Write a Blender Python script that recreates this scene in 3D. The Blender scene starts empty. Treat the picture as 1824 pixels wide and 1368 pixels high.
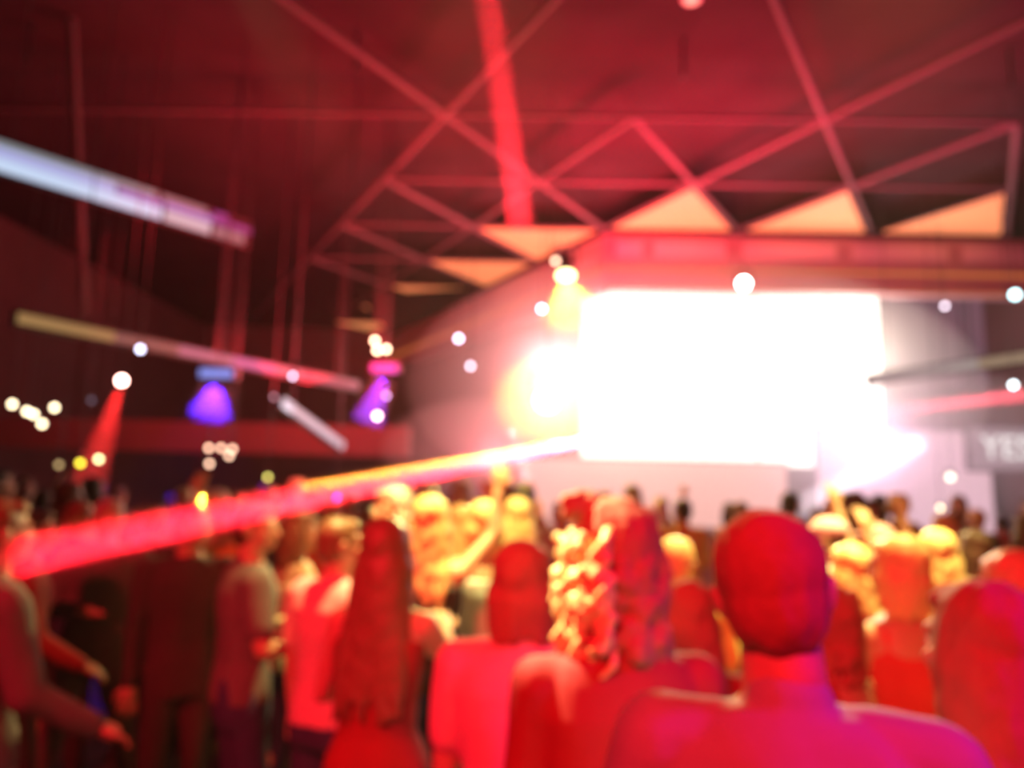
import bpy, bmesh, math, random
from mathutils import Vector, Matrix, Euler, noise
PI = math.pi
S = bpy.context.scene
COL = S.collection
V = Vector

# ------------------------------------------------------------------ camera
TILT, ROLL, FPX, CAMH = .1403, .0241, 1317.0, 1.75
def P(px, py, d):
    """world point seen at pixel px,py at ground distance d in front of the camera"""
    du, dv = px - 912, py - 684
    c, s = math.cos(ROLL), math.sin(ROLL)
    u = c * du + s * dv; v = -s * du + c * dv
    up = -v / FPX
    y = math.cos(TILT) - up * math.sin(TILT)
    z = math.sin(TILT) + up * math.cos(TILT)
    k = d / y
    return V((u / FPX * k, d, CAMH + z * k))
cd = bpy.data.cameras.new('camera'); cam = bpy.data.objects.new('camera', cd); COL.objects.link(cam)
cam.location = (0, 0, CAMH)
cam.matrix_world = Matrix.Translation((0, 0, CAMH)) @ Matrix.Rotation(PI / 2 + TILT, 4, 'X') @ Matrix.Rotation(ROLL, 4, 'Z')
cd.sensor_width = 36; cd.lens = FPX / 1824 * 36; cd.clip_start = .02; cd.clip_end = 100
cd.dof.use_dof = True; cd.dof.focus_distance = .26; cd.dof.aperture_fstop = 5.6
S.camera = cam

# ------------------------------------------------------------------ world, exposure
S.view_settings.view_transform = 'Standard'; S.view_settings.look = 'None'
S.view_settings.gamma = 1; S.view_settings.exposure = 0.0; S.view_settings.use_curve_mapping = False
S.cycles.use_denoising = True
S.cycles.max_bounces = 5; S.cycles.diffuse_bounces = 2; S.cycles.volume_bounces = 1; S.cycles.glossy_bounces = 2
S.cycles.sample_clamp_indirect = 4; S.cycles.sample_clamp_direct = 0
S.cycles.use_light_tree = True
W = bpy.data.worlds.new('club_air'); S.world = W; W.use_nodes = True
nt = W.node_tree; nt.nodes.clear()
wo = nt.nodes.new('ShaderNodeOutputWorld'); wb = nt.nodes.new('ShaderNodeBackground')
wb.inputs[0].default_value = (.02, .004, .006, 1); wb.inputs[1].default_value = .3
nt.links.new(wb.outputs[0], wo.inputs[0])
HAZE = .0012
vs = nt.nodes.new('ShaderNodeVolumeScatter'); vs.inputs['Density'].default_value = HAZE
vs.inputs['Anisotropy'].default_value = .35; vs.inputs['Color'].default_value = (1, 1, 1, 1)
nt.links.new(vs.outputs[0], wo.inputs['Volume'])

# ------------------------------------------------------------------ lights
def aim(o, tgt):
    d = V(tgt) - o.location
    o.rotation_euler = d.to_track_quat('-Z', 'Y').to_euler()
def spot(name, loc, tgt, col, power, ang, blend=.6, soft=.12):
    l = bpy.data.lights.new(name, 'SPOT'); o = bpy.data.objects.new(name, l); COL.objects.link(o)
    o.location = loc; aim(o, tgt); l.color = col; l.energy = power
    l.spot_size = math.radians(ang); l.spot_blend = blend; l.shadow_soft_size = soft
    return o
def area(name, loc, tgt, col, power, sx, sy):
    l = bpy.data.lights.new(name, 'AREA'); o = bpy.data.objects.new(name, l); COL.objects.link(o)
    o.location = loc; aim(o, tgt); l.color = col; l.energy = power; l.shape = 'RECTANGLE'; l.size = sx; l.size_y = sy
    return o
RED = (1, .012, .028); MAG = (.6, .006, .62); YEL = (1, .8, .24); WARM = (1, .78, .45); AMB = (1, .33, .06)
# house wash behind the camera: red from the left, magenta from the right
spot('red_wash', (-1.2, -2.6, 4.2), (.6, 1.5, 1.3), RED, 1650, 60, .9, .3)
spot('magenta_wash', (3.3, .2, 3.3), (.85, 1.1, 1.25), MAG, 400, 30, .9, .2)
spot('red_floor_wash', (-3.2, -1.5, 5.6), (-1.2, 3.2, .8), RED, 1500, 50, .9, .3)
# stage lights over the crowd
spot('crowd_key', (-.2, 3.6, 6.3), (-.15, 3.6, 1.6), YEL, 6500, 27, .9, .12)
spot('crowd_key', (2.0, 3.4, 6.3), (1.75, 3.5, 1.6), YEL, 8000, 34, .9, .12)
spot('stage_key', P(975, 560, 8.5), (-.6, 3.3, 1.5), YEL, 1500, 34, .8, .12)
spot('stage_key', P(1300, 490, 9.0), (1.9, 2.9, 1.5), YEL, 1200, 34, .8, .12)
spot('backlight', P(1250, 520, 11.5), (.45, 1.3, 1.5), (1, .8, .6), 1800, 20, .8, .15)
spot('curl_key', (-1.5, 2.7, 4.4), (.11, 1.54, 1.62), (1, .85, .4), 4200, 7, .6, .03)  # not a stage light: narrow spot added out of view to brighten the curls
spot('left_key', P(700, 560, 9.0), (-2.4, 3.6, 1.6), (1, .45, .2), 260, 30, .8, .12)
# red light along the back left of the room
spot('red_house_wash', (-3, 6.5, 5.2), (-6, 18, 3.2), RED, 1100, 75, .9, .3)
# red glow on the ceiling
area('ceiling_wash', P(1150, 560, 11.0), P(1100, 250, 10.6), (1, .012, .05), 1000, 4, 1)
area('ceiling_wash', P(700, 660, 10.0), P(650, 400, 9.5), RED, 300, 4, 1)
area('ceiling_wash', P(540, 640, 9.5), P(640, 400, 11.5), RED, 300, 3, 1.2)
area('canopy_wash', P(690, 660, 7.5), P(830, 530, 15), (1, .06, .1), 260, 2, .5)
spot('red_house_wash', (-1.6, 9, 3.6), P(540, 520, 19), RED, 1500, 60, 1, .3)
area('ceiling_wash', P(1650, 600, 9.0), P(1700, 200, 8.5), (.8, .015, .12), 260, 3, 1)
area('canopy_wash', P(1330, 640, 10.0), P(1350, 470, 13.5), (1, .1, .2), 130, 3, .5)

# ------------------------------------------------------------------ materials
MATS = {}
def mat(name, col, rough=.7, emit=None, es=0, metal=0, noise_scale=None, noise_amt=.25, stripes=None):
    if name in MATS: return MATS[name]
    m = bpy.data.materials.new(name); m.use_nodes = True; MATS[name] = m
    n = m.node_tree.nodes; L = m.node_tree.links; b = n['Principled BSDF']
    b.inputs['Base Color'].default_value = (*col, 1); b.inputs['Roughness'].default_value = rough
    b.inputs['Metallic'].default_value = metal
    if noise_scale:
        t = n.new('ShaderNodeTexCoord'); nz = n.new('ShaderNodeTexNoise'); nz.inputs['Scale'].default_value = noise_scale
        nz.inputs['Detail'].default_value = 4
        L.new(t.outputs['Object'], nz.inputs['Vector'])
        r = n.new('ShaderNodeMapRange'); r.inputs[3].default_value = 1 - noise_amt; r.inputs[4].default_value = 1 + noise_amt
        L.new(nz.outputs[0], r.inputs[0])
        mx = n.new('ShaderNodeVectorMath'); mx.operation = 'SCALE'; mx.inputs[0].default_value = col
        L.new(r.outputs[0], mx.inputs['Scale']); L.new(mx.outputs[0], b.inputs['Base Color'])
        bp = n.new('ShaderNodeBump'); bp.inputs['Strength'].default_value = .25; bp.inputs['Distance'].default_value = .01
        L.new(nz.outputs[0], bp.inputs['Height']); L.new(bp.outputs[0], b.inputs['Normal'])
    if emit:
        b.inputs['Emission Color'].default_value = (*emit, 1); b.inputs['Emission Strength'].default_value = es
    return m
def glow(name, col, s): return mat(name, (.05, .05, .05), .5, col, s)

SKIN = mat('skin', (.55, .33, .23), .5, noise_scale=30, noise_amt=.08)
TAN = mat('tanned_skin', (.38, .2, .13), .5, noise_scale=30, noise_amt=.08)
EYE = mat('eye_white', (.7, .7, .7), .2)
HAIRC = {
 'black': mat('black_hair', (.035, .025, .022), .45, noise_scale=60, noise_amt=.4),
 'dark brown': mat('dark_brown_hair', (.09, .045, .03), .45, noise_scale=60, noise_amt=.4),
 'auburn': mat('auburn_hair', (.36, .12, .09), .8, noise_scale=50, noise_amt=.15),
 'brown': mat('brown_hair', (.22, .11, .06), .45, noise_scale=60, noise_amt=.4),
 'blonde': mat('blonde_hair', (.75, .55, .26), .45, noise_scale=60, noise_amt=.3),
 'grey': mat('grey_hair', (.5, .48, .45), .5, noise_scale=60, noise_amt=.3)}
CLOTH = {
 'black': (.06, .045, .05), 'dark grey': (.15, .14, .15), 'grey': (.36, .35, .37), 'white': (.75, .75, .75),
 'dark red': (.3, .02, .03), 'red': (.6, .05, .06), 'navy': (.04, .05, .14), 'pink': (.75, .4, .5), 'beige': (.6, .5, .36),
 'dark blue': (.06, .09, .22), 'orange': (.7, .28, .08), 'yellow': (.75, .6, .15), 'purple': (.3, .1, .4)}
def cloth(c): return mat(c.replace(' ', '_') + '_cloth', CLOTH[c], .85, noise_scale=14, noise_amt=.12)

# ------------------------------------------------------------------ object helpers
def props(o, label=None, cat=None, group=None, kind=None):
    if label: o['label'] = label
    if cat: o['category'] = cat
    if group: o['group'] = group
    if kind: o['kind'] = kind
    return o
def empty(name, loc=(0, 0, 0), rz=0, label=None, category=None, group=None):
    o = bpy.data.objects.new(name, None); COL.objects.link(o); o.location = loc; o.rotation_euler = (0, 0, rz)
    o.empty_display_size = .1
    return props(o, label, category, group)
def link_mesh(name, me, m, parent=None, smooth=False):
    o = bpy.data.objects.new(name, me); COL.objects.link(o)
    if m is not None and not me.materials: me.materials.append(m)
    if parent: o.parent = parent
    if smooth: me.shade_smooth()
    return o
def obj(name, bm, m, parent=None, smooth=False):
    bmesh.ops.recalc_face_normals(bm, faces=bm.faces)
    me = bpy.data.meshes.new(name); bm.to_mesh(me); bm.free()
    return link_mesh(name, me, m, parent, smooth)
def NB(): return bmesh.new()
def box(bm, c, s, M=None, bevel=0):
    mm = Matrix.Translation(c) @ (M.to_4x4() if M else Matrix()) @ Matrix.Diagonal((*s, 1))
    r = bmesh.ops.create_cube(bm, size=1, matrix=mm)
    if bevel:
        es = list({e for v in r['verts'] for e in v.link_edges})
        bmesh.ops.bevel(bm, geom=es, offset=bevel, segments=2, affect='EDGES')
def frame(ax):
    ax = ax.normalized(); up = V((0, 0, 1)) if abs(ax.z) < .95 else V((0, 1, 0))
    a = ax.cross(up).normalized(); return a, a.cross(ax).normalized()
def rings(bm, prof, close=True):
    """prof = list of rings of points -> skin"""
    R = [[bm.verts.new(p) for p in r] for r in prof]; n = len(R[0])
    for a, b in zip(R, R[1:]):
        for i in range(n): bm.faces.new((a[i], a[(i + 1) % n], b[(i + 1) % n], b[i]))
    if close:
        bm.faces.new(R[0][::-1]); bm.faces.new(R[-1])
def cap(bm, p0, r0, p1, r1, n=14):
    p0, p1 = V(p0), V(p1); d = p1 - p0
    if d.length < 1e-5: d = V((0, 0, 1e-4))
    ax = d.normalized(); a, b = frame(ax); pr = []
    for k in range(5):
        t = -PI / 2 + PI / 2 * (k + .25) / 4.25
        pr.append((p0 + ax * r0 * math.sin(t), r0 * math.cos(t)))
    for k in range(5):
        t = PI / 2 * k / 4.25
        pr.append((p1 + ax * r1 * math.sin(t), r1 * math.cos(t)))
    rings(bm, [[c + (a * math.cos(2 * PI * i / n) + b * math.sin(2 * PI * i / n)) * r for i in range(n)] for c, r in pr])
def chain(bm, pts, n=12):
    for (p, r), (q, s) in zip(pts, pts[1:]): cap(bm, p, r, q, s, n)
def ell(bm, c, r, rot=(0, 0, 0), sub=3):
    M = Matrix.Translation(c) @ Euler(rot).to_matrix().to_4x4() @ Matrix.Diagonal((*r, 1))
    bmesh.ops.create_icosphere(bm, subdivisions=sub, radius=1, matrix=M)
def loft(bm, rs, n=28, p=2.3):
    pr = []
    for z, cx, cy, rx, ry in rs:
        r = []
        for i in range(n):
            t = 2 * PI * i / n; c, s = math.cos(t), math.sin(t)
            r.append(V((cx + rx * math.copysign(abs(c) ** (2 / p), c), cy + ry * math.copysign(abs(s) ** (2 / p), s), z)))
        pr.append(r)
    rings(bm, pr)
def tube(bm, a, b, r, n=10):
    a, b = V(a), V(b); u, v = frame(b - a)
    rings(bm, [[c + (u * math.cos(2 * PI * i / n) + v * math.sin(2 * PI * i / n)) * r for i in range(n)] for c in (a, b)])
def cone(bm, a, ra, b, rb, n=24):
    a, b = V(a), V(b); u, v = frame(b - a)
    rings(bm, [[c + (u * math.cos(2 * PI * i / n) + v * math.sin(2 * PI * i / n)) * r for i in range(n)] for c, r in ((a, ra), (b, rb))])

def fuse(bm, voxel, smooth=3, ruffle=0, rscale=8, seed=0):
    """union the pieces of bm into one continuous surface"""
    bmesh.ops.recalc_face_normals(bm, faces=bm.faces)
    me = bpy.data.meshes.new('tmp'); bm.to_mesh(me); bm.free()
    o = bpy.data.objects.new('tmp', me); COL.objects.link(o)
    m = o.modifiers.new('r', 'REMESH'); m.mode = 'VOXEL'; m.voxel_size = voxel; m.adaptivity = 0
    if smooth:
        s = o.modifiers.new('s', 'SMOOTH'); s.iterations = smooth; s.factor = .5
    dg = bpy.context.evaluated_depsgraph_get(); dg.update()
    out = bpy.data.meshes.new_from_object(o.evaluated_get(dg))
    bpy.data.objects.remove(o); bpy.data.meshes.remove(me)
    if ruffle:
        off = V((seed * 3.1, seed, 0))
        for v in out.vertices:
            q = v.co * rscale + off; q.z *= .45
            v.co += v.normal * (noise.noise(q) * ruffle)
    out.materials.clear(); out.shade_smooth()
    return out

# ------------------------------------------------------------------ people
def torso_rings(man, g=0, z0=.84, top=1.47):
    w = 1.0 if man else .88
    R = [(.80, .165, .115), (.88, .172 if man else .185, .12), (.96, .165 if man else .172, .112), (1.06, .15 if man else .125, .10),
         (1.16, .16 if man else .13, .105), (1.27, .178 if man else .152, .118), (1.36, .186 if man else .155, .115), (1.42, .17 if man else .14, .095),
         (1.455, .12, .08), (1.48, .075, .065)]
    return [(z, 0, -.01, rx + g, ry + g) for z, rx, ry in R if z0 <= z <= top + .02]
def headmat(turn, nod, lean):
    piv = V((0, 0, 1.50))
    return Matrix.Translation(piv) @ (Matrix.Rotation(turn, 4, 'Z') @ Matrix.Rotation(lean, 4, 'Y') @ Matrix.Rotation(-nod, 4, 'X')) @ Matrix.Translation(-piv)
def sub_tr(bm, fn, M):
    """run fn on a scratch bmesh, transform by M, append"""
    t = bmesh.new(); fn(t); t.transform(M); me = bpy.data.meshes.new('x'); t.to_mesh(me); t.free()
    bm.from_mesh(me); bpy.data.meshes.remove(me)
def head_shape(b):
    ell(b, (0, .0, 1.655), (.076, .096, .098)); ell(b, (0, .038, 1.60), (.062, .066, .07))
    ell(b, (0, .075, 1.557), (.03, .025, .02), sub=2)
    cap(b, (0, .098, 1.652), .009, (0, .117, 1.613), .014)
    ell(b, (0, .095, 1.583), (.026, .016, .008), sub=2); ell(b, (0, .094, 1.572), (.022, .016, .008), sub=2)
    cap(b, (-.045, .082, 1.668), .012, (.045, .082, 1.668), .012)
    for s in (-1, 1):
        ell(b, (s * .045, .072, 1.615), (.022, .02, .02), sub=2)
        ell(b, (s * .079, -.005, 1.63), (.012, .02, .033), (0.1, s * .25, 0), sub=2)
def arm_pts(man, side, a1, a2):
    sw = .185 if man else .155
    sh = V((side * sw, -.01, 1.405)); k = 1 if man else .93
    d1 = V(a1).normalized(); d2 = V(a2).normalized(); d1.x *= side; d2.x *= side
    el = sh + d1 * .285 * k; wr = el + d2 * .25 * k
    return sh, el, wr, d2
def hand(b, wr, d, side, curl=.5):
    a, c = frame(d); # a sideways
    palm = wr + d * .05
    cap(b, wr, .024, wr + d * .075, .03); cap(b, wr + d * .04 + a * .018, .018, wr + d * .08 + a * .022, .016); cap(b, wr + d * .04 - a * .018, .018, wr + d * .08 - a * .022, .016)
    for i, L in enumerate((.068, .078, .073, .058)):
        o = wr + d * .085 + a * (i - 1.5) * .021
        dd = (d + a * (i - 1.5) * .09).normalized(); d2 = (dd + c * curl * side * -1).normalized()
        chain(b, [(o, .0095), (o + dd * L * .5, .009), (o + dd * L * .5 + d2 * L * .5, .0075)], 8)
    t0 = wr + d * .03 + a * .025; t1 = t0 + (d * .6 + a * .8) * .035
    chain(b, [(t0, .013), (t1, .011), (t1 + (d + a * .2).normalized() * .03, .009)], 8)
def legs(man, st, dy):
    out = []
    for s in (-1, 1):
        hp = V((s * .088, 0, .88)); an = V((s * st, dy * s, .085)); kn = (hp + an) / 2 + V((0, .035, .02)); kn.z = .49
        out.append((s, hp, kn, an))
    return out

def build_person(sp, voxel=.0085):
    """returns the root empty; sp: man, hair, haircol, top, topcol, bottom, botcol, arms, turn..."""
    man = sp.get('man', True); st = sp.get('stance', .11); dy = sp.get('stride', .04)
    HM = headmat(sp.get('turn', 0), sp.get('nod', 0), sp.get('lean', 0))
    armL, armR = sp.get('arms', (((.12, .02, -1), (.05, .25, -1)), ((.12, .02, -1), (.05, .25, -1))))
    hv = voxel
    root = empty('person')
    # body
    FP = []
    b = NB(); sub_tr(b, head_shape, HM); cap(b, HM @ V((0, -.015, 1.52)), .055 if man else .046, HM @ V((0, .0, 1.585)), .057 if man else .047)
    FP.append(fuse(b, .0085, 1)); b = NB()
    nk = HM @ V((0, .0, 1.585))
    cap(b, (0, -.015, 1.42), .066 if man else .055, nk, .058 if man else .047)
    loft(b, torso_rings(man))
    for s, hp, kn, an in legs(man, st, dy):
        k = 1 if man else .95
        chain(b, [(hp, .088 * k), ((hp + kn) / 2, .075 * k), (kn, .055 * k), (kn + (an - kn) * .35 + V((0, -.012, 0)), .055 * k), (an, .036)], 14)
        cap(b, an + V((0, -.03, -.045)), .035, an + V((s * .02, .13, -.055)), .026)
    AP = []
    for s, (a1, a2) in ((-1, armL), (1, armR)):
        sh, el, wr, d = arm_pts(man, s, a1, a2); AP.append((s, sh, el, wr, d)); k = 1 if man else .8
        cap(b, (s * .1, -.01, 1.415), .06 * (1 if man else .85), sh, .062 * k)
        chain(b, [(sh, .062 * k), (sh + (el - sh) * .45, .052 * k), (el, .040 * k), (el + (wr - el) * .3, .040 * k), (wr, .026 * k)], 14)
        h = NB(); cap(h, wr - d * .04, .027, wr, .025); hand(h, wr, d, s, sp.get('curl', .6)); FP.append(fuse(h, .0055, 1))
    tb = NB(); tb.from_mesh(fuse(b, voxel * 1.5, 2))
    for f in FP: tb.from_mesh(f); bpy.data.meshes.remove(f)
    me = bpy.data.meshes.new('body'); tb.to_mesh(me); tb.free(); link_mesh('body', me, sp.get('skin', SKIN), root, True)
    for s in (-1, 1):
        e = NB(); ell(e, HM @ V((s * .031, .0865, 1.642)), (.013, .011, .0095), sub=2); obj('eye', e, EYE, root, True)
    # top
    top = sp.get('top', 'tee'); g = .014; t = NB(); lo = .88 if top != 'crop' else 1.1
    if top in ('tee', 'longsleeve', 'jacket'):
        gg = .022 if top == 'jacket' else g
        rr = torso_rings(man, gg, .88); loft(t, rr)
        for s, sh, el, wr, d in AP:
            cap(t, (s * .09, -.01, 1.42), .066 if man else .055, sh, (.074 if man else .06))
            if top == 'tee': cap(t, sh, .074 if man else .06, sh + (el - sh) * .68, .064 if man else .052)
            else: chain(t, [(sh, .078 if man else .062), (sh + (el - sh) * .5, .066 if man else .054), (el, .058 if man else .046), (wr, .042 if man else .036)])
        cap(t, (0, -.02, 1.44), .075 if man else .062, (0, -.018, 1.482), .066 if man else .052)
        nm = 'jacket' if top == 'jacket' else 'shirt'
    elif top == 'tank':
        loft(t, torso_rings(man, g, .88, 1.34))
        for s in (-1, 1): chain(t, [((s * .1, -.09, 1.30), .03), ((s * .105, -.06, 1.43), .02), ((s * .1, .05, 1.41), .02), ((s * .1, .08, 1.3), .03)])
        nm = 'tank_top'
    else:
        rr = [(z, 0, -.01, rx + .012, ry + .012) for z, _, _, rx, ry in torso_rings(man, 0, .9, 1.34)]
        loft(t, [(.62, 0, 0, .235, .19), (.72, 0, 0, .215, .165), (.82, 0, 0, .20, .145)] + rr)
        for s in (-1, 1): chain(t, [((s * .1, -.09, 1.30), .03), ((s * .105, -.06, 1.43), .016), ((s * .1, .05, 1.41), .016), ((s * .1, .08, 1.3), .03)])
        nm = 'dress'
    link_mesh(nm, fuse(t, hv * 1.35, 3, .012, 9, sp.get('seed', 1)), cloth(sp.get('topcol', 'black')), root)
    if top != 'dress':
        t = NB(); loft(t, [(.78, 0, 0, .178, .125), (.84, 0, -.005, .188, .13), (.92, 0, -.01, .185, .125), (1.0, 0, -.01, .17, .118)])
        for s, hp, kn, an in legs(man, st, dy):
            chain(t, [(hp, .1), ((hp + kn) / 2, .088), (kn, .069), (an + V((0, 0, .02)), .056)], 14)
        link_mesh('trousers', fuse(t, hv * 1.6, 3, .012, 8, 5), cloth(sp.get('botcol', 'navy')), root)
    for s, hp, kn, an in legs(man, st, dy):
        t = NB(); cap(t, an + V((0, -.03, -.04)), .044, an + V((s * .02, .14, -.052)), .033); box(t, an + V((s * .01, .05, -.077)), (.08, .26, .016))
        link_mesh('shoe', fuse(t, .01, 2), cloth('black'), root)
    # hair
    hs = sp.get('hair', 'short'); rnd = random.Random(sp.get('seed', 1)); hc = HAIRC[sp.get('haircol', 'dark brown')]
    def hair(b):
        ell(b, (0, -.016, 1.672), (.0855, .095, .094)); ell(b, (0, -.03, 1.628), (.078, .076, .085)); ell(b, (0, .045, 1.725), (.06, .05, .03))
        if hs in ('long', 'bob', 'curly', 'bun'):
            ell(b, (0, -.02, 1.68), (.091, .098, .096))
        n, zb = {'long': (22, sp.get('hairend', 1.15)), 'bob': (20, 1.50), 'curly': (0, 0)}.get(hs, (0, 0))
        for i in range(n):
            th = math.radians(75 + 210 * i / (n - 1)) ; x, y = math.sin(th) * .078, math.cos(th) * .078
            if hs == 'long':
                ze = zb + rnd.uniform(-.06, .04); kx = 1.25 + rnd.uniform(-.1, .15)
                chain(b, [((x * .7, y * .7 - .01, 1.72), .026), ((x * 1.05, y - .02, 1.60), .028), ((x * 1.15, y * .85 - .045, 1.48), .027),
                          ((x * kx, -.10 + y * .25, (1.48 + ze) / 2), .026), ((x * (kx + .05) + rnd.uniform(-.02, .02), -.13 + y * .2, ze), .009)], 8)
            else:
                chain(b, [((x * .7, y * .7, 1.72), .026), ((x * 1.08, y - .012, 1.60), .028), ((x * 1.1, y - .01, zb + rnd.uniform(-.02, .02)), .012)], 8)
        if hs == 'curly':
            for i in range(170):
                th = math.radians(rnd.uniform(65, 295)); z = rnd.uniform(sp.get('hairend', 1.36), 1.74); r = .072 + .022 * rnd.random()
                if z > 1.69: r *= .75
                ell(b, (math.sin(th) * r, math.cos(th) * r - .01, z), (rnd.uniform(.018, .028),) * 2 + (rnd.uniform(.02, .034),), sub=1)
        if sp.get('bun'):
            for i in range(14): ell(b, (-.085 + rnd.uniform(-.022, .022), -.02 + rnd.uniform(-.022, .022), 1.755 + rnd.uniform(-.02, .022)), (.02, .02, .02), sub=1)
    if hs != 'bald':
        b = NB(); sub_tr(b, hair, HM)
        link_mesh('hair', fuse(b, hv * (.9 if hs != 'curly' else .8), 1 if hs != 'short' else 8, .006 if hs != 'short' else .004, 40, 2), hc, root)
    if sp.get('hat'):
        b = NB()
        def hat(b):
            ell(b, (0, -.008, 1.70), (.094, .108, .075)); box(b, (0, .13, 1.70), (.13, .11, .012), bevel=.004)
        sub_tr(b, hat, HM); link_mesh('cap', fuse(b, .006, 1), cloth(sp['hat']), root)
    if sp.get('locks'):      # big loose curls hanging on one side, lighter than the rest
        b = NB(); rnd = random.Random(5)
        def lk(b):
            for i in range(34):
                th = math.radians(rnd.uniform(215, 292)); z0 = rnd.uniform(1.53, 1.70); r = .095 + rnd.random() * .02
                c = V((math.sin(th) * r, math.cos(th) * r - .01, z0)); pts = []
                for k in range(6): pts.append((c + V((math.sin(k * 1.5 + i) * .016, math.cos(k * 1.5 + i) * .018, -k * .021)), .013 - k * .0014))
                chain(b, pts, 8)
        sub_tr(b, lk, HM); link_mesh('curls', fuse(b, .0055, 1), HAIRC['blonde'], root)
    return root
def copy_person(r):
    c = r.copy(); COL.objects.link(c)
    for ch in list(r.children):
        d = ch.copy(); COL.objects.link(d); d.parent = c; d.matrix_parent_inverse = ch.matrix_parent_inverse
    return c
def recolor(root, hair=None, top=None, bot=None, skin=None):
    for ch in root.children:
        n = ch.name.split('.')[0]; m = None
        if n == 'hair' and hair: m = HAIRC[hair]
        if n in ('shirt', 'jacket', 'dress', 'tank_top') and top: m = cloth(top)
        if n == 'trousers' and bot: m = cloth(bot)
        if n == 'body' and skin: m = skin
        if m is not None: ch.material_slots[0].link = 'OBJECT'; ch.material_slots[0].material = m
def put(root, px, ytop, d, rz=0, label='', group=None, tilt=0):
    """stand the person at the ground point below the place the photo shows the head; top of head at ytop"""
    q = P(px, ytop, d); s = q.z / 1.765; used.append((q.x, d))
    root.location = (q.x, d, 0); root.rotation_euler = (0, tilt, rz); root.scale = (s, s, s)
    props(root, label, 'person', group); return root

HD = ((.12, .02, -1), (.05, .25, -1))      # hanging
HB = ((.25, .05, -1), (-.35, 1, .05))      # bent forward
HF = ((.2, .25, -1), (-.9, .9, .05))       # folded in front
HU = ((.35, .5, .55), (.0, .35, 1))        # raised
HC = ((.3, .6, -.7), (-.5, .8, .5))        # clapping

used = []
P_ = build_person
# --- the nearest people
put(P_(dict(man=True, hair='short', haircol='auburn', top='tee', topcol='grey', lean=-.13, nod=.05, seed=3, arms=(((.30, .05, -1), (.05, .3, -1)), ((.30, .0, -1), (.05, .3, -1)))), .006),
    1395, 905, 1.13, math.radians(-14), 'short-haired person in a plain T-shirt seen from behind, nearest to the camera')
put(P_(dict(man=False, hair='curly', haircol='auburn', top='longsleeve', topcol='dark red', locks=True, bun=True, hairend=1.46, turn=.15, nod=.1, seed=7), .006),
    1100, 893, 1.52, math.radians(6), 'person with a topknot and bright blonde curls down the left side of the head')
put(P_(dict(man=True, hair='bob', haircol='auburn', top='tee', topcol='pink', seed=4, turn=-.2), .008),
    935, 965, 2.05, math.radians(-10), 'person with a dark bob and pink shirt, left of the one with blonde curls')
put(P_(dict(man=False, hair='long', haircol='auburn', top='longsleeve', topcol='dark red', hairend=1.02, seed=9), .007),
    1742, 1038, 1.32, math.radians(12), 'person with long straight dark hair at the right edge, close to the camera')
put(P_(dict(man=False, hair='long', haircol='auburn', top='tee', topcol='dark red', hairend=1.2, seed=10), .009),
    1226, 1035, 2.25, 0, 'long-haired person between the one with curls and the nearest T-shirt, only head and back seen')
# --- middle distance, left of centre
HANDHIP = ((.45, -.15, -1), (-.55, .55, -.35))
put(P_(dict(man=True, hair='short', haircol='brown', top='tee', topcol='pink', turn=-.5, seed=11, skin=SKIN,
            arms=(((.15, .02, -1), (.03, .12, -1)), HB)), .009), 606, 920, 3.15, math.radians(-28), 'person in a loose pink T-shirt with one bare arm hanging, left of centre')
long_dress = put(P_(dict(man=False, hair='long', haircol='brown', top='dress', topcol='dark red', hairend=1.17, seed=12, arms=(HB, HC)), .009),
    692, 925, 2.5, math.radians(-12), 'person with very long brown hair and a dark red dress, back to the camera')
grey_tee = put(P_(dict(man=True, hair='short', haircol='dark brown', top='tee', topcol='dark grey', turn=-.5, seed=13,
            arms=(((.3, -.1, -1), (.1, 1, .1)), ((.3, .15, -1), (-.75, .8, -.15)))), .009),
    456, 893, 3.35, math.radians(-62), 'person in a grey T-shirt turned right with bare forearms held in front')
curly_mid = put(P_(dict(man=False, hair='curly', haircol='brown', top='tank', topcol='beige', turn=-.4, hairend=1.45, seed=14, arms=(HF, HF)), .009),
    536, 912, 4.05, math.radians(-50), 'person with curly brown hair and a light top, right of the grey T-shirt')
blonde_long = put(P_(dict(man=False, hair='long', haircol='blonde', top='tank', topcol='black', hairend=1.3, seed=15, arms=(HC, HU)), .009),
    770, 885, 3.5, math.radians(-14), 'person with long blonde hair and a black tank top in the bright light')
black_shirt = put(P_(dict(man=True, hair='short', haircol='black', top='longsleeve', topcol='black', botcol='black', turn=.5, seed=16, arms=(HD, HD)), .009),
    345, 895, 3.75, math.radians(-150), 'person in a black long-sleeved shirt facing the camera, face lit red by the beam')
suit = put(P_(dict(man=True, hair='short', haircol='grey', top='jacket', topcol='dark grey', botcol='dark grey', stance=.24, seed=17, turn=.3, arms=(HD, HF)), .009),
    197, 886, 4.2, math.radians(-160), 'person in a dark grey jacket and trousers standing with legs apart on the left')
reach = put(P_(dict(man=True, hair='short', haircol='brown', top='longsleeve', topcol='dark grey', botcol='grey', seed=18, arms=(HD, ((.25, .2, -1), (.1, .8, -.5)))), .009),
    2, 885, 2.5, math.radians(-35), 'person in a grey top and light trousers cut off by the left edge, hand lowered')
topknot_small = put(P_(dict(man=False, hair='bob', haircol='blonde', top='dress', topcol='white', seed=19, arms=(HF, HF)), .01),
    864, 893, 3.95, math.radians(10), 'person with short blonde hair in a white dress, just left of the dark bob')
capman = put(P_(dict(man=True, hair='short', haircol='dark brown', hat='pink', top='tee', topcol='white', seed=20, turn=.6, arms=(HD, HU)), .009),
    1474, 923, 4.1, math.radians(20), 'person wearing a pink cap and white T-shirt, right of the nearest head')
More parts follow.
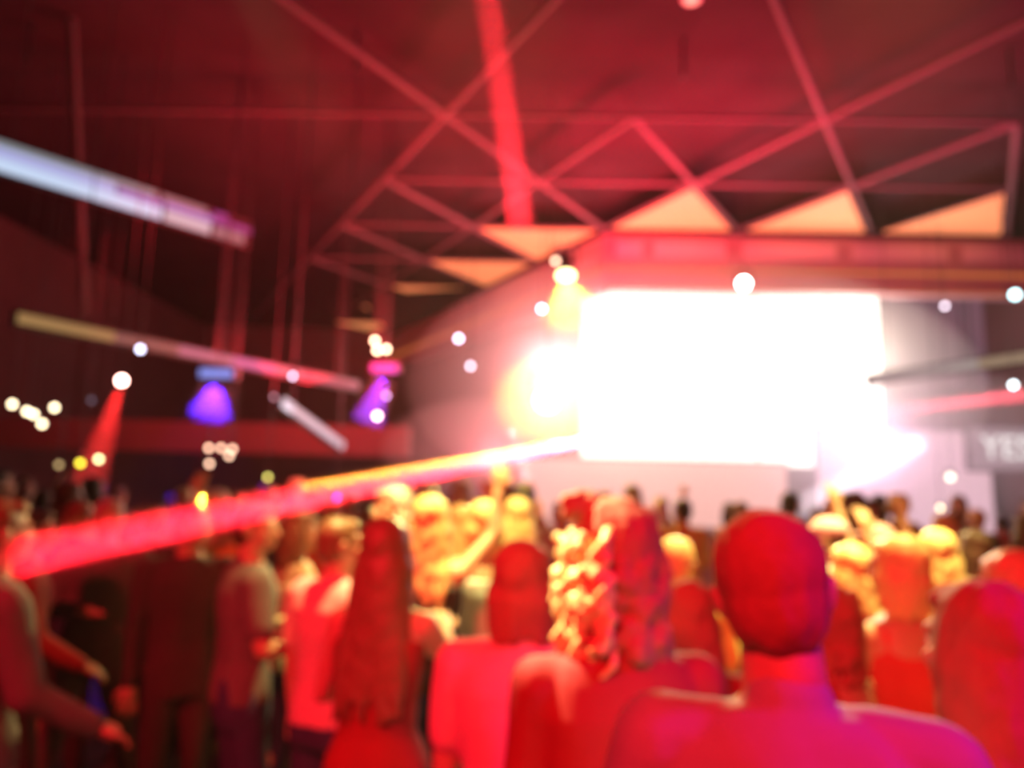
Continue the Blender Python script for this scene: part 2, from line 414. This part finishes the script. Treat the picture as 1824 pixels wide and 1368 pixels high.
def again(src, px, yt, d, rz, label, hair=None, top=None, bot=None, skin=None, group=None):
    c = copy_person(src); recolor(c, hair, top, bot, skin); put(c, px, yt, d, math.radians(rz), label, group); return c
again(curly_mid, 700, 868, 4.0, 160, 'white-haired person in a white top, brightest head left of centre', 'grey', 'white')
again(grey_tee, 655, 902, 4.7, 20, 'dark-haired person in a beige T-shirt between the pink T-shirt and the white-haired one', 'black', 'beige', 'navy')
again(long_dress, 922, 888, 4.4, 8, 'blonde person in an orange dress, seen above the dark bob', 'blonde', 'orange')
again(reach, 62, 905, 3.6, -55, 'person in a dark red top holding one hand out, second from the left edge', 'black', 'dark red', 'black', TAN)
again(capman, 414, 896, 4.7, -140, 'person wearing a pink cap behind the grey T-shirt', None, 'orange', 'black')
again(curly_mid, 385, 872, 5.5, -170, 'person with curly grey hair and an orange top near the red beam', 'grey', 'orange')
again(black_shirt, 142, 890, 4.6, 20, 'person in a navy long-sleeved shirt left of the grey jacket', 'brown', 'navy', 'black')
again(black_shirt, 278, 902, 5.0, -15, 'person in a black shirt and dark trousers between the grey jacket and the red-lit face', 'black', 'black', 'black')
again(suit, 330, 868, 6.3, 170, 'light-haired person in a beige jacket behind the red-lit face', 'blonde', 'beige')
again(blonde_long, 820, 900, 4.6, 20, 'blonde person in an orange tank top behind the raised arms', 'blonde', 'orange')
again(grey_tee, 585, 888, 5.7, -30, 'brown-haired person in an orange T-shirt behind the pink T-shirt', 'brown', 'orange', 'navy')
# --- middle distance, right of centre
red_tank = put(P_(dict(man=False, hair='bob', haircol='blonde', top='tank', topcol='red', seed=21, arms=(((.35, 0, -1), (.1, .4, -1)), HC), turn=.3), .009),
    1598, 955, 2.55, math.radians(8), 'blonde person in a red tank top with bare shoulders, right of the nearest T-shirt')
again(curly_mid, 1478, 1046, 2.3, 35, 'short dark-haired person in a dark red top beside the shoulder of the nearest T-shirt', 'auburn', 'dark red', 'black')
again(blonde_long, 1512, 970, 3.3, 10, 'person with long blonde hair and a white top behind the nearest shoulder', 'blonde', 'white')
again(long_dress, 1668, 945, 3.5, -20, 'blonde person in a beige dress, right of the red tank top', 'blonde', 'beige')
again(long_dress, 1800, 982, 2.05, -10, 'blonde person in a yellow dress behind the long dark hair at the right edge', 'blonde', 'yellow')
again(topknot_small, 1735, 945, 4.3, 15, 'dark-haired person in a pink dress, above the long dark hair on the right', 'dark brown', 'pink')
again(grey_tee, 1205, 955, 3.1, 5, 'blond person in a yellow T-shirt seen in the gap left of the nearest head', 'blonde', 'yellow')
again(capman, 1560, 935, 4.4, 0, 'person in a pink cap and beige T-shirt in the far crowd on the right', None, 'beige', 'black')
# --- the crowd towards the stage
protos = [grey_tee, long_dress, curly_mid, blonde_long, black_shirt, topknot_small, suit, red_tank]
rnd = random.Random(11)
far = []
tries = 0
while len(far) < 56 and tries < 4000:
    tries += 1
    d = rnd.uniform(4.8, 9.6); px = rnd.uniform(-30, 1850)
    if 1020 < px < 1420 and d < 7: continue
    q = P(px, 900, d)
    if any((q.x - a) ** 2 + (d - b) ** 2 < .5 for a, b in used): continue
    used.append((q.x, d)); far.append((px, d))
far.sort()
tc = ['black', 'navy', 'dark grey', 'white', 'orange', 'dark red', 'beige', 'grey', 'red', 'pink', 'yellow']
hcs = ['black', 'dark brown', 'brown', 'blonde', 'grey']
ORD = ['first', 'second', 'third', 'fourth', 'fifth', 'sixth', 'seventh', 'eighth', 'ninth', 'tenth']
seen = {}
for i, (px, d) in enumerate(far):
    src = rnd.choice(protos); hc = rnd.choice(hcs if px > 500 else hcs[:3]); c = rnd.choice(tc if px > 600 else tc[:3] + ['dark red', 'grey'])
    h = rnd.uniform(1.56, 1.82)
    yt = 870 + (px - 912) * .0241 + (CAMH - h) * FPX / d * 1.0
    k = (hc, c); n = seen.get(k, 0); seen[k] = n + 1
    part = 'left' if px < 600 else 'middle' if px < 1250 else 'right'
    again(src, px, yt, d, rnd.uniform(-50, 50) if rnd.random() < .8 else rnd.uniform(140, 220),
          f'far {hc}-haired person in {c}, {ORD[n]} such from the left', hc, c, None,
          TAN if rnd.random() < .3 else None, 'far crowd before the stage')

# ------------------------------------------------------------------ room
DARK = mat('black_painted_ceiling', (.04, .024, .03), 1, noise_scale=1.2, noise_amt=.3); DARK.node_tree.nodes['Principled BSDF'].inputs['Specular IOR Level'].default_value = 0
WALLM = mat('dark_wall', (.09, .04, .045), .8, noise_scale=1.5, noise_amt=.3)
FLOOR = mat('dark_floor', (.07, .045, .045), .35, noise_scale=2, noise_amt=.4)
TUBE = mat('truss_grey', (.13, .1, .11), .9); TUBE.node_tree.nodes['Principled BSDF'].inputs['Specular IOR Level'].default_value = .1
BLK = mat('black_metal', (.03, .03, .035), .4)
CH = 6.75
def structure(name, c, s, m, M=None):
    b = NB(); box(b, c, s, M); o = obj(name, b, m); o['kind'] = 'structure'; return o
structure('floor', (0, 8.4, -.1), (24, 37, .2), FLOOR)
structure('ceiling', (0, 8.4, CH + .6), (24, 37, .2), DARK)
structure('wall_left', (-11.1, 8.4, 3.6), (.2, 37, 7.4), WALLM)
structure('wall_right', (11.1, 8.4, 3.6), (.2, 37, 7.4), WALLM)
structure('wall_back', (0, 26, 3.6), (22, .2, 7.4), WALLM)
structure('wall_front', (0, -9.1, 3.6), (22, .2, 7.4), WALLM)

# ceiling lattice: rows of nodes on a triangular grid
LA, LB, LS, LT, LX, LY = 2.556, 2.168, .0323, -.0205, .280, 9.399
def node(row, k2, z=CH):
    lx = LA * k2 / 2 + LS * row; ly = LB * row
    return V((LX + lx * math.cos(LT) - ly * math.sin(LT), LY + lx * math.sin(LT) + ly * math.cos(LT), z))
lat = empty('ceiling_lattice', (LX, LY, CH), label='lattice of pale tubes crossing in triangles under the dark ceiling', category=None)
lat['category'] = 'lattice'
def lp(name, bm, m, par):
    o = obj(name, bm, m); o.parent = par; o.matrix_parent_inverse = Matrix.Translation(par.location).inverted(); return o
def bar(a, b, r=.045):
    t = NB(); tube(t, a, b, r); box(t, (a + b) / 2 + V((0, 0, .03)), (.05, .05, .05)); lp('bar', t, TUBE, lat)
bars = set()
def kline(row, k, dr, dk, n):
    for i in range(n): bars.add(((row + dr * i, k + dk * i), (row + dr * (i + 1), k + dk * (i + 1))))
for k in (-1, 3): kline(0, k, -1, 1, 3); kline(0, k, -1, -1, 3)     # overhead the lines only spring from every other node
kline(0, -1, 1, -1, 6); kline(0, -1, 1, 1, 2)
kline(0, 1, 1, -1, 5); kline(0, 1, 1, 1, 2)
kline(0, 3, 1, -1, 2); kline(0, 3, 1, 1, 2)
kline(0, 5, 1, -1, 2); kline(1, -2, 1, 1, 2); kline(2, -3, 1, 1, 2); kline(3, -4, 1, 1, 1)
for (a, b) in sorted(bars): bar(node(*a), node(*b))
bar(node(0, -7), node(0, 5), .035); bar(node(1, -2), node(1, 6), .035); bar(node(2, -3), node(2, 1), .03); bar(node(3, -4), node(3, 0), .03)
t = NB(); tube(t, node(0, 5), node(2, 7.0), .045); lp('bar', t, TUBE, lat)
TR = 8
for x in (-6, -2, 2, 6):
    t = NB(); tube(t, V((x, LY - 1, CH)), V((x, LY - 1, CH + .55)), .02); lp('hanger_rod', t, BLK, lat)

# lit triangular panels between the rows near the stage
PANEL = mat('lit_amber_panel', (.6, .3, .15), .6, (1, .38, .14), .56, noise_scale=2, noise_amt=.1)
def tri(pts, lab):
    c = sum(pts, V()) / 3; q = [c + (p - c) * .86 - V((0, 0, .02)) for p in pts]
    root = empty('triangular_panel', c, label=lab, group='lit triangular ceiling panels'); root['category'] = 'light panel'
    t = NB(); rings(t, [q, [p + V((0, 0, .04)) for p in q]]); lp('panel', t, PANEL, root)
    t = NB()
    for i in range(3): tube(t, q[i] + V((0, 0, .05)), q[(i + 1) % 3] + V((0, 0, .05)), .025)
    lp('frame', t, BLK, root)
for k, w in ((2, 'left'), (4, 'middle'), (6, 'right')):
    tri([node(1, k), node(2, k - 1), node(2, k + 1)], f'amber triangle pointing up above the stage, {w} one of the large three')
for (r, k, w) in ((2, 0, 'nearest and largest'), (3, -1, 'second'), (4, -2, 'third'), (5, -3, 'fourth')):
    tri([node(r, k - 1), node(r, k + 1), node(r + 1, k)], f'amber triangle pointing down beside the stage canopy, {w} of the receding row')
tri([node(6, -5.0), node(6, -3.4), node(6.6, -4.2)], 'small faint amber triangle farthest back in the row beside the canopy')

# ------------------------------------------------------------------ stage canopy
FAS = mat('canopy_fascia', (.38, .22, .25), .6, noise_scale=1, noise_amt=.15)
FAS2 = mat('canopy_panel', (.6, .45, .5), .5)
STRIP = glow('amber_led_strip', (1, .25, .06), .55)
can = empty('stage_canopy', node(2, 1, 4.8), label='deep stage canopy with panels and thin amber strips, turning back at its left corner')
can['category'] = 'canopy'
A = node(2, 1); B = node(2, 9.2); L_ = node(6.8, -3.8)
def wall_seg(a, b, z0, z1, th, m, name, off=0, par=can):
    d = (b - a); d.z = 0; n = V((-d.y, d.x, 0)).normalized()
    if n.y < 0: n = -n
    t = NB(); q = [V((p.x, p.y, 0)) for p in (a, b)]
    q = [q[0] + n * off, q[1] + n * off, q[1] + n * (off + th), q[0] + n * (off + th)]
    rings(t, [[p + V((0, 0, z0)) for p in q], [p + V((0, 0, z1)) for p in q]]); return lp(name, t, m, par)
ztop = CH - .1
wall_seg(A, B, 5.56, ztop, .25, FAS, 'fascia'); wall_seg(L_, A, 5.56, ztop, .25, FAS, 'fascia')
wall_seg(A, B, 5.92, 5.98, .03, STRIP, 'light_strip', -.06); wall_seg(L_, A, 5.92, 5.98, .03, STRIP, 'light_strip', -.06)
wall_seg(A, B, 5.56, 5.59, .03, STRIP, 'light_strip', -.06)
for a0, a1 in ((.02, .07), (.09, .22), (.25, .42), (.45, .62), (.65, .98)):
    wall_seg(A.lerp(B, a0), A.lerp(B, a1), 6.2, 6.5, .04, FAS2, 'panel', -.06)
# roof of the stage house
t = NB(); q = [A, B, B + V((0, 5.3, 0)), V((L_.x, B.y + 5.3, 0)), L_]
rings(t, [[V((p.x, p.y, ztop)) for p in q], [V((p.x, p.y, ztop + .1)) for p in q]]); lp('canopy_roof', t, DARK, can)

# ------------------------------------------------------------------ stage
STG = mat('stage_black', (.06, .05, .06), .6)
st = empty('stage', (2, 13.5, 0), label='low dark stage platform behind the crowd'); st['category'] = 'stage'
t = NB(); box(t, (4, 15.5, .55), (11.5, 6, 1.1), bevel=.02); lp('deck', t, STG, st)
t = NB(); box(t, (4, 12.42, .55), (11.5, .06, .9)); lp('front_panel', t, mat('stage_front', (.35, .2, .24), .6), st)

def screen(name, px0, px1, y0, y1, d, emat, lab, cat='screen', rz=0):
    a = P(px0, y1, d); b = P(px1, y0, d); c = (a + b) / 2; w = abs(b.x - a.x); h = abs(b.z - a.z)
    r = empty(name, (c.x, c.y, c.z), rz, label=lab); r['category'] = cat
    t = NB(); box(t, (0, .06, 0), (w + .1, .1, h + .1), bevel=.01); obj('cabinet', t, BLK, r)
    t = NB(); box(t, (0, 0, 0), (w, .02, h)); obj('display', t, emat, r)
    t = NB()
    for s in (-1, 1): tube(t, (s * w * .4, .1, h / 2), (s * w * .4, .1, 6.65 - c.z), .02); obj('hanging_rod', t, BLK, r); t = NB()
    t.free()
    return r
WHITE = glow('white_screen', (1, .96, .86), 2.4)
screen('led_wall', 1035, 1560, 480, 822, 16.5, WHITE, 'huge dazzling white video wall in the middle of the stage')
PURP = glow('dim_purple_screen', (.35, .16, .24), .35)
screen('side_screen', 1570, 1900, 530, 690, 16.9, PURP, 'dim purple screen at the upper right of the stage')
PINKS = glow('pink_screen', (1, .62, .72), .75)
screen('side_screen', 1460, 1760, 770, 950, 16.2, PINKS, 'pale pink screen low on the right of the stage')
screen('booth_screen', 930, 1400, 828, 935, 14.5, glow('rose_screen', (1, .52, .45), .9), 'rose lit panel below the white video wall')
sg = screen('sign_screen', 1730, 1900, 765, 835, 14.0, glow('sign_back', (.42, .3, .34), .7), 'grey sign screen with white letters at the right edge')
fc = bpy.data.curves.new('lettering', 'FONT'); fc.body = 'YES'; fc.size = .62; fc.extrude = .01; fc.align_x = 'LEFT'; fc.align_y = 'CENTER'
lt = bpy.data.objects.new('lettering', fc); COL.objects.link(lt); lt.parent = sg
lt.location = (P(1745, 800, 14).x - sg.location.x, -.05, 0); lt.rotation_euler = (PI / 2, 0, 0); lm = bpy.data.meshes.new_from_object(lt.evaluated_get(bpy.context.evaluated_depsgraph_get())); lt2 = link_mesh('lettering', lm, None, sg); lm.materials.clear(); lm.materials.append(glow('white_letters', (1, 1, .97), 1.1)); lt2.location = lt.location; lt2.rotation_euler = lt.rotation_euler; bpy.data.objects.remove(lt)

# ------------------------------------------------------------------ lamps
def fixture(px, py, d, r, col, s, lab, name='spotlight', aimto=None, group=None, drop=True, cat='spotlight'):
    if r < .08: r *= .6; s *= 1.15
    c = P(px, py, d); tgt = V(aimto) if aimto else V((0, 0, 1.75))
    ax = (tgt - c).normalized(); root = empty(name, c, label=lab, group=group); root['category'] = cat
    L = r * 2.6
    t = NB(); cone(t, V((0, 0, 0)), r * 1.15, -ax * L, r * .8); cone(t, -ax * L, r * .8, -ax * (L + r * .5), r * .4)
    obj('housing', t, BLK, root)
    t = NB(); cone(t, ax * .004, r, ax * .02, r * .97); obj('lens', t, glow('lamp_%s_%g' % ('_'.join('%d' % (v * 99) for v in col), s), col, s), root)
    u, v = frame(ax); t = NB(); m = -ax * L * .5; hgt = V((0, 0, r * 2.2))
    for sg_ in (-1, 1): tube(t, m + u * sg_ * r * 1.3, m + u * sg_ * r * 1.3 + hgt, r * .12 + .004)
    tube(t, m - u * r * 1.3 + hgt, m + u * r * 1.3 + hgt, r * .12 + .004)
    obj('yoke', t, BLK, root)
    if drop:
        t = NB(); tube(t, m + hgt, V((m.x, m.y, CH + .5 - c.z)), .006); obj('drop_rod', t, BLK, root)
    return root
BW = (.72, .72, 1); PW = (1, .75, .85); WW = (1, .8, .5)
for px, py, d, r, col, s, lab in (
    (250, 622, 8, .045, BW, 9, 'small bluish white lamp under the pale batten, left'),
    (522, 670, 9.5, .045, BW, 7, 'small bluish lamp near the right end of the pale batten'),
    (488, 707, 10, .04, (.8, .4, .5), 2, 'dim pinkish lamp above the slanting white tube'),
    (688, 705, 11, .045, (.8, .5, 1), 6, 'small violet lamp below the violet wash lamp'),
    (817, 603, 10.5, .06, BW, 10, 'bluish white lamp below the left end of the canopy, upper of two'),
    (838, 652, 10.5, .055, (.9, .8, 1), 6, 'bluish white lamp below the left end of the canopy, lower of two'),
    (965, 550, 11, .06, (1, .8, 1), 14, 'pinkish white lamp left of the yellow spotlight'),
    (163, 713, 9, .04, (.3, .25, .35), 1, 'very dim lamp left of the small red beam'),
    (990, 465, 10.5, .06, (1, .6, .4), 7, 'peach lamp just above the yellow spotlight'),
    (1325, 505, 12, .09, (1, .9, .85), 30, 'white lamp on the lower edge of the canopy above the video wall'),
    (1683, 545, 13, .06, (1, .85, 1), 6, 'small pinkish lamp at the upper right of the stage'),
    (1805, 686, 11, .06, (.8, .95, 1), 10, 'bluish white lamp at the right edge above the pink beam'),
    (1693, 850, 11.8, .079, (1, 1, .75), 4, 'oval cream lamp on the right of the stage'),
    (1675, 905, 11.8, .05, (1, .9, .5), 6, 'small yellow lamp below the oval cream lamp'),
    (477, 850, 10, .045, (.75, .7, .15), 5, 'yellow-green lamp above the crowd left of the long beam'),
    (598, 885, 9, .05, (.8, .05, 1), 8, 'violet lamp among the heads left of centre'),
    (143, 825, 9, .05, (.9, .8, .05), 6, 'yellow lamp low on the left'),
    (176, 818, 9, .05, (1, .95, .45), 7, 'pale yellow lamp right of the yellow one, low on the left'),
    (105, 828, 9, .045, (.5, .35, .15), 3, 'dull olive lamp left of the yellow one'),
):
    fixture(px, py, d, r, col, s, lab, drop=True, group='small stage lamps')
for px, py, lab in ((22, 720, 'leftmost'), (48, 733, 'second from the left'), (60, 738, 'third from the left'), (97, 726, 'rightmost'), (75, 755, 'lowest')):
    fixture(px, py, 9, .05, WW, 9, f'warm white lamp in the cluster at the left edge, {lab}', group='warm lamp cluster')
for px, py, lab in ((372, 798, 'leftmost'), (394, 798, 'second'), (414, 800, 'rightmost'), (408, 812, 'lower right'), (373, 826, 'upright one below')):
    fixture(px, py, 9.5, .045, (1, .6, .4), 6, f'peach lamp in the little cluster above the crowd, {lab}', group='peach lamp cluster')
for px, py, lab in ((668, 607, 'upper left'), (688, 622, 'lower right'), (672, 624, 'lower left')):
    fixture(px, py, 10.5, .055, WW, 11, f'warm lamp above the violet wash lamp, {lab}', group='warm lamps over the violet wash')
fixture(217, 678, 8, .075, (1, .5, .42), 22, 'red-white spotlight throwing a short red beam down to the left', aimto=(-.5, 0, 1.7))
fixture(1808, 525, 9.5, .078, (.5, .95, 1), 9, 'cyan-white spotlight at the right edge under the canopy')
fixture(1008, 490, 10.6, .13, (1, .85, .35), 9, 'yellow spotlight hanging at the left corner of the canopy', aimto=P(1012, 700, 10))
fixture(975, 712, 9.5, .16, (1, .8, .3), 16, 'dazzling yellow-white spotlight left of the video wall')
fixture(672, 741, 10, .06, (1, .6, .6), 14, 'pinkish white lamp throwing a faint red beam to the right')
# smoke detector style ceiling lamp
c = V(P(1233, 117, 7.6)); root = empty('ceiling_lamp', (c.x, c.y, CH + .47), label='small round peach ceiling lamp high in the dark ceiling'); root['category'] = 'lamp'
t = NB(); cone(t, (0, 0, 0), .1, (0, 0, .05), .12); obj('rim', t, FAS2, root)
t = NB(); cone(t, (0, 0, -.012), .07, (0, 0, .0), .075); obj('diffuser', t, glow('peach_diffuser', (1, .45, .3), 1.3), root)

# light battens
def batten(name, a, b, w, h, segs, lab, cat, cap_m=BLK):
    a, b = V(a), V(b); root = empty(name, (a + b) / 2, label=lab); root['category'] = cat
    d = (b - a); L = d.length; u = d.normalized(); side, up = frame(u)
    if up.z < 0: up = -up
    def seg(nm, f0, f1, v0, v1, off, m, th=.02):
        p = a + d * f0; q = a + d * f1; n = -u.cross(up)
        n = n if n.y < 0 else -n
        c4 = [p + up * v0, q + up * v0, q + up * v1, p + up * v1]
        t = NB(); rings(t, [[x + n * off for x in c4], [x + n * (off - th) for x in c4]]); lp(nm, t, m, root)
    seg('housing', -.005, 1.005, -h / 2 - .03, h / 2 + .03, -.02, cap_m, .06)
    for f0, f1, v0, v1, m in segs: seg('light_segment', f0, f1, v0 * h, v1 * h, .01, m)
    for f in (.12, .9):
        p = a + d * f; t = NB(); tube(t, p + up * (h / 2 + .02), V((p.x, p.y, CH + .5)), .006); lp('drop_rod', t, BLK, root)
    return root
g1 = glow('ice_blue_light', (.55, .72, .95), .95); g2 = glow('lavender_light', (.36, .26, .72), .7); g3 = glow('dull_grey_light', (.3, .27, .3), .55); g4 = glow('violet_light', (.28, .07, .42), .5)
batten('led_ribbon', P(-60, 258, 7.2), P(446, 418, 9.9), .1, .33, [
    (0, .62, -.5, -.08, g1), (0, .45, -.06, .28, mat('ice_lavender', (.05,) * 3, .5, (.42, .48, .85), .85)), (.46, .62, -.06, .22, g2), (.0, .6, .30, .5, mat('grey_blue', (.05,) * 3, .5, (.32, .42, .45), .6)),
    (.635, .82, -.5, -.06, mat('silver_light', (.05,) * 3, .5, (.55, .55, .62), .8)), (.635, .83, 0, .24, g2), (.62, .8, .28, .5, g3),
    (.84, .97, -.5, -.1, g3), (.84, 1.0, 0, .25, g4), (.83, .9, .3, .5, g4)], 'bright ice-blue and lavender light ribbon running in from the upper left edge', 'light ribbon')
pt = [glow('tan_light', (.42, .25, .09), .75), glow('dusky_light', (.28, .13, .11), .6), glow('mauve_light', (.42, .15, .24), .85), glow('pink_violet_light', (.6, .14, .4), .8), glow('dim_magenta', (.3, .04, .12), .7)]
batten('light_batten', P(32, 566, 7.1), P(640, 688, 11.3), .08, .10, [(0, .2, -.5, .5, pt[0]), (.2, .36, -.5, .5, pt[1]), (.36, .52, -.5, .5, pt[2]), (.52, .66, -.5, .5, pt[3]), (.66, .76, -.5, .5, pt[2]), (.76, 1, -.5, .5, pt[4])],
       'long thin tan and mauve light batten hanging on the left', 'light batten')
batten('light_tube', P(505, 716, 8.5), P(612, 795, 9.6), .08, .09, [(0, 1, -.5, .5, glow('cool_white_tube', (.62, .5, .62), .95)), (0, .14, -.55, .55, glow('tube_end', (.9, .85, 1), 1.6))],
       'short slanting white light tube left of centre', 'light tube')
batten('light_batten', P(1545, 677, 12.2), P(1880, 628, 11.6), .1, .15, [(0, .6, -.5, .5, glow('silver_truss_light', (.5, .42, .4), .7)), (.6, 1, -.5, .5, glow('beige_truss_light', (.42, .3, .2), .7))],
       'beige light batten slanting up to the right edge over the stage', 'light batten')
def wash(px, py, d, w, col, s, lab, rot=0):
    c = P(px, py, d); root = empty('wash_light', c, label=lab, group='violet wash lights'); root['category'] = 'wash light'
    t = NB(); box(t, (0, .09, .02), (w + .06, .16, .15), bevel=.015); obj('housing', t, BLK, root)
    t = NB(); box(t, (0, 0, 0), (w, .02, .1)); obj('lens', t, glow('wash_%d' % px, col, s), root)
    t = NB(); tube(t, (0, .09, .09), (0, .09, CH + .5 - c.z), .008); obj('drop_rod', t, BLK, root)
    return c
c1 = wash(385, 665, 8.5, .38, (.25, .35, 1), .9, 'blue wash light with a violet shaft of light below, left')
c2 = wash(685, 656, 10.5, .36, (.55, .1, .85), 1.0, 'violet wash light below the warm lamps, centre left')

# ------------------------------------------------------------------ visible beams: lit smoke
def smoke(name, dens, an=.0, col=(1, 1, 1)):
    m = bpy.data.materials.new(name); m.use_nodes = True; n = m.node_tree.nodes; n.clear()
    o = n.new('ShaderNodeOutputMaterial'); v = n.new('ShaderNodeVolumeScatter'); v.inputs['Density'].default_value = dens
    v.inputs['Anisotropy'].default_value = an; v.inputs['Color'].default_value = (*col, 1)
    m.node_tree.links.new(v.outputs[0], o.inputs['Volume']); return m
def beam(a, ra, b, rb, col, power, dens, lab, parallel=True):
    a, b = V(a), V(b); t = NB(); cone(t, a, ra, b, rb, 20)
    o = obj('light_beam', t, smoke('beam_smoke', dens)); props(o, lab, 'light beam')
    u = (b - a).normalized()
    if parallel:
        l = area('beam_lamp', a - u * .02, b, col, power, ra * 2, ra * 2); l.data.shape = 'DISK'; l.data.spread = math.radians(.6)
    else:
        spot('beam_lamp', a - u * .1, b, col, power, 2 * math.degrees(math.atan(rb / (b - a).length)), .15, .02)
    return o
beam(P(928, 400, 11.2), .2, P(860, -70, 5.9), .12, (1, .012, .03), 30, .12, 'tall red beam falling from the ceiling left of centre')
beam(P(1040, 786, 11.5), .06, P(30, 992, 2.0), .058, (1, .01, .025), 165, .12, 'long red beam crossing the crowd from the video wall to the left edge')
beam(P(1040, 783, 11.4), .03, P(540, 868, 5.2), .03, (1, .5, .04), 26, .12, 'orange core of the long beam near the video wall')
beam(P(217, 684, 7.95), .04, P(150, 880, 7.6), .2, (1, .02, .02), 900, .4, 'short red beam under the red-white spotlight on the left', False)
beam(P(1860, 698, 10.5), .09, P(1440, 752, 13.5), .1, (1, .1, .14), 8, .3, 'pink beam crossing the right side of the stage')
beam(P(1640, 788, 13), .16, P(1420, 905, 12.0), .2, (1, .9, 1), 10, .3, 'broad white beam slanting down on the right of the stage')
beam(P(912, 765, 10), .05, P(948, 900, 9.5), .05, (1, .75, .75), 3, .3, 'thin pale beam falling left of the rose panel')
beam(c1 + V((0, .0, -.17)), .19, c1 + V((.0, -.1, -.52)), .23, (.1, .015, 1), 500, .6, 'violet shaft of light under the blue wash light', False)
beam(c2 + V((0, .0, -.17)), .18, c2 + V((-.2, -.1, -.8)), .23, (.25, .02, 1), 500, .4, 'violet shaft of light under the violet wash light', False)
# stage haze as ellipsoids, added to soften the glare round video wall and spotlight
def cloud(px, py, d, rx, ry, rz_, dens, lab):
    t = NB(); ell(t, (0, 0, 0), (rx, ry, rz_), sub=4)
    o = obj('smoke_cloud', t, smoke('stage_smoke_%g' % dens, dens, .3), smooth=True); o.location = P(px, py, d); props(o, lab, 'smoke', None, 'stuff')
cloud(1240, 690, 14.0, 5.6, 1.5, 2.7, .24, 'bright smoke added for the soft glow in front of the video wall')
cloud(1700, 800, 11.6, 2.0, .9, 1.3, .14, 'pale smoke drifting over the right of the stage')
cloud(860, 805, 12.2, 1.7, .7, .9, .25, 'pinkish red smoke low on the left of the stage')
cloud(975, 715, 9.4, .7, .6, .6, .5, 'yellow smoke puff added as halo around the dazzling yellow-white spotlight')  # puff added only to give the lamp its halo
beam(P(1009, 509, 10.5), .15, P(1022, 565, 10.2), .45, (1, .65, .04), 700, .5, 'short yellow glow under the yellow spotlight at the canopy corner', False)
def point(name, loc, col, power, r):
    l = bpy.data.lights.new(name, 'POINT'); o = bpy.data.objects.new(name, l); COL.objects.link(o); o.location = loc
    l.color = col; l.energy = power; l.shadow_soft_size = r; return o
point('smoke_glow_point', P(1110, 680, 13.8), (1, .8, .6), 380, .25)  # unseen points added inside the smoke to spread its glow
point('smoke_glow_point', P(1500, 640, 14.0), (1, .8, .62), 420, .25)
point('smoke_glow_point', P(980, 660, 13.6), (1, .26, .28), 560, .25)
point('smoke_glow_point', P(880, 815, 12.2), (1, .2, .24), 90, .2)
point('smoke_glow_point', P(1560, 800, 13.6), (1, .5, .85), 220, .25)
point('spot_glare', P(975, 712, 9.5) + V((.0, -.25, 0)), (1, .7, .12), 130, .05)
b2 = P(138, -60, 8.25); b2.z = 7.24
t = NB(); tube(t, b2, P(150, 566, 8.2), .05); o = obj('rigging_pipe', t, TUBE); props(o, 'pale pipe hanging from the ceiling to the long light batten on the left', 'pipe')

# mezzanine front along the back left
mz = NB(); a = P(-80, 742, 13.5); b_ = P(730, 752, 13.5); box(mz, ((a.x + b_.x) / 2, 13.6, (a.z + P(0, 795, 13.5).z) / 2), (b_.x - a.x, .3, .55))
o = obj('mezzanine_front', mz, mat('mezzanine_paint', (.17, .1, .1), .7)); props(o, 'dull reddish balcony front across the back of the room on the left', 'balcony')
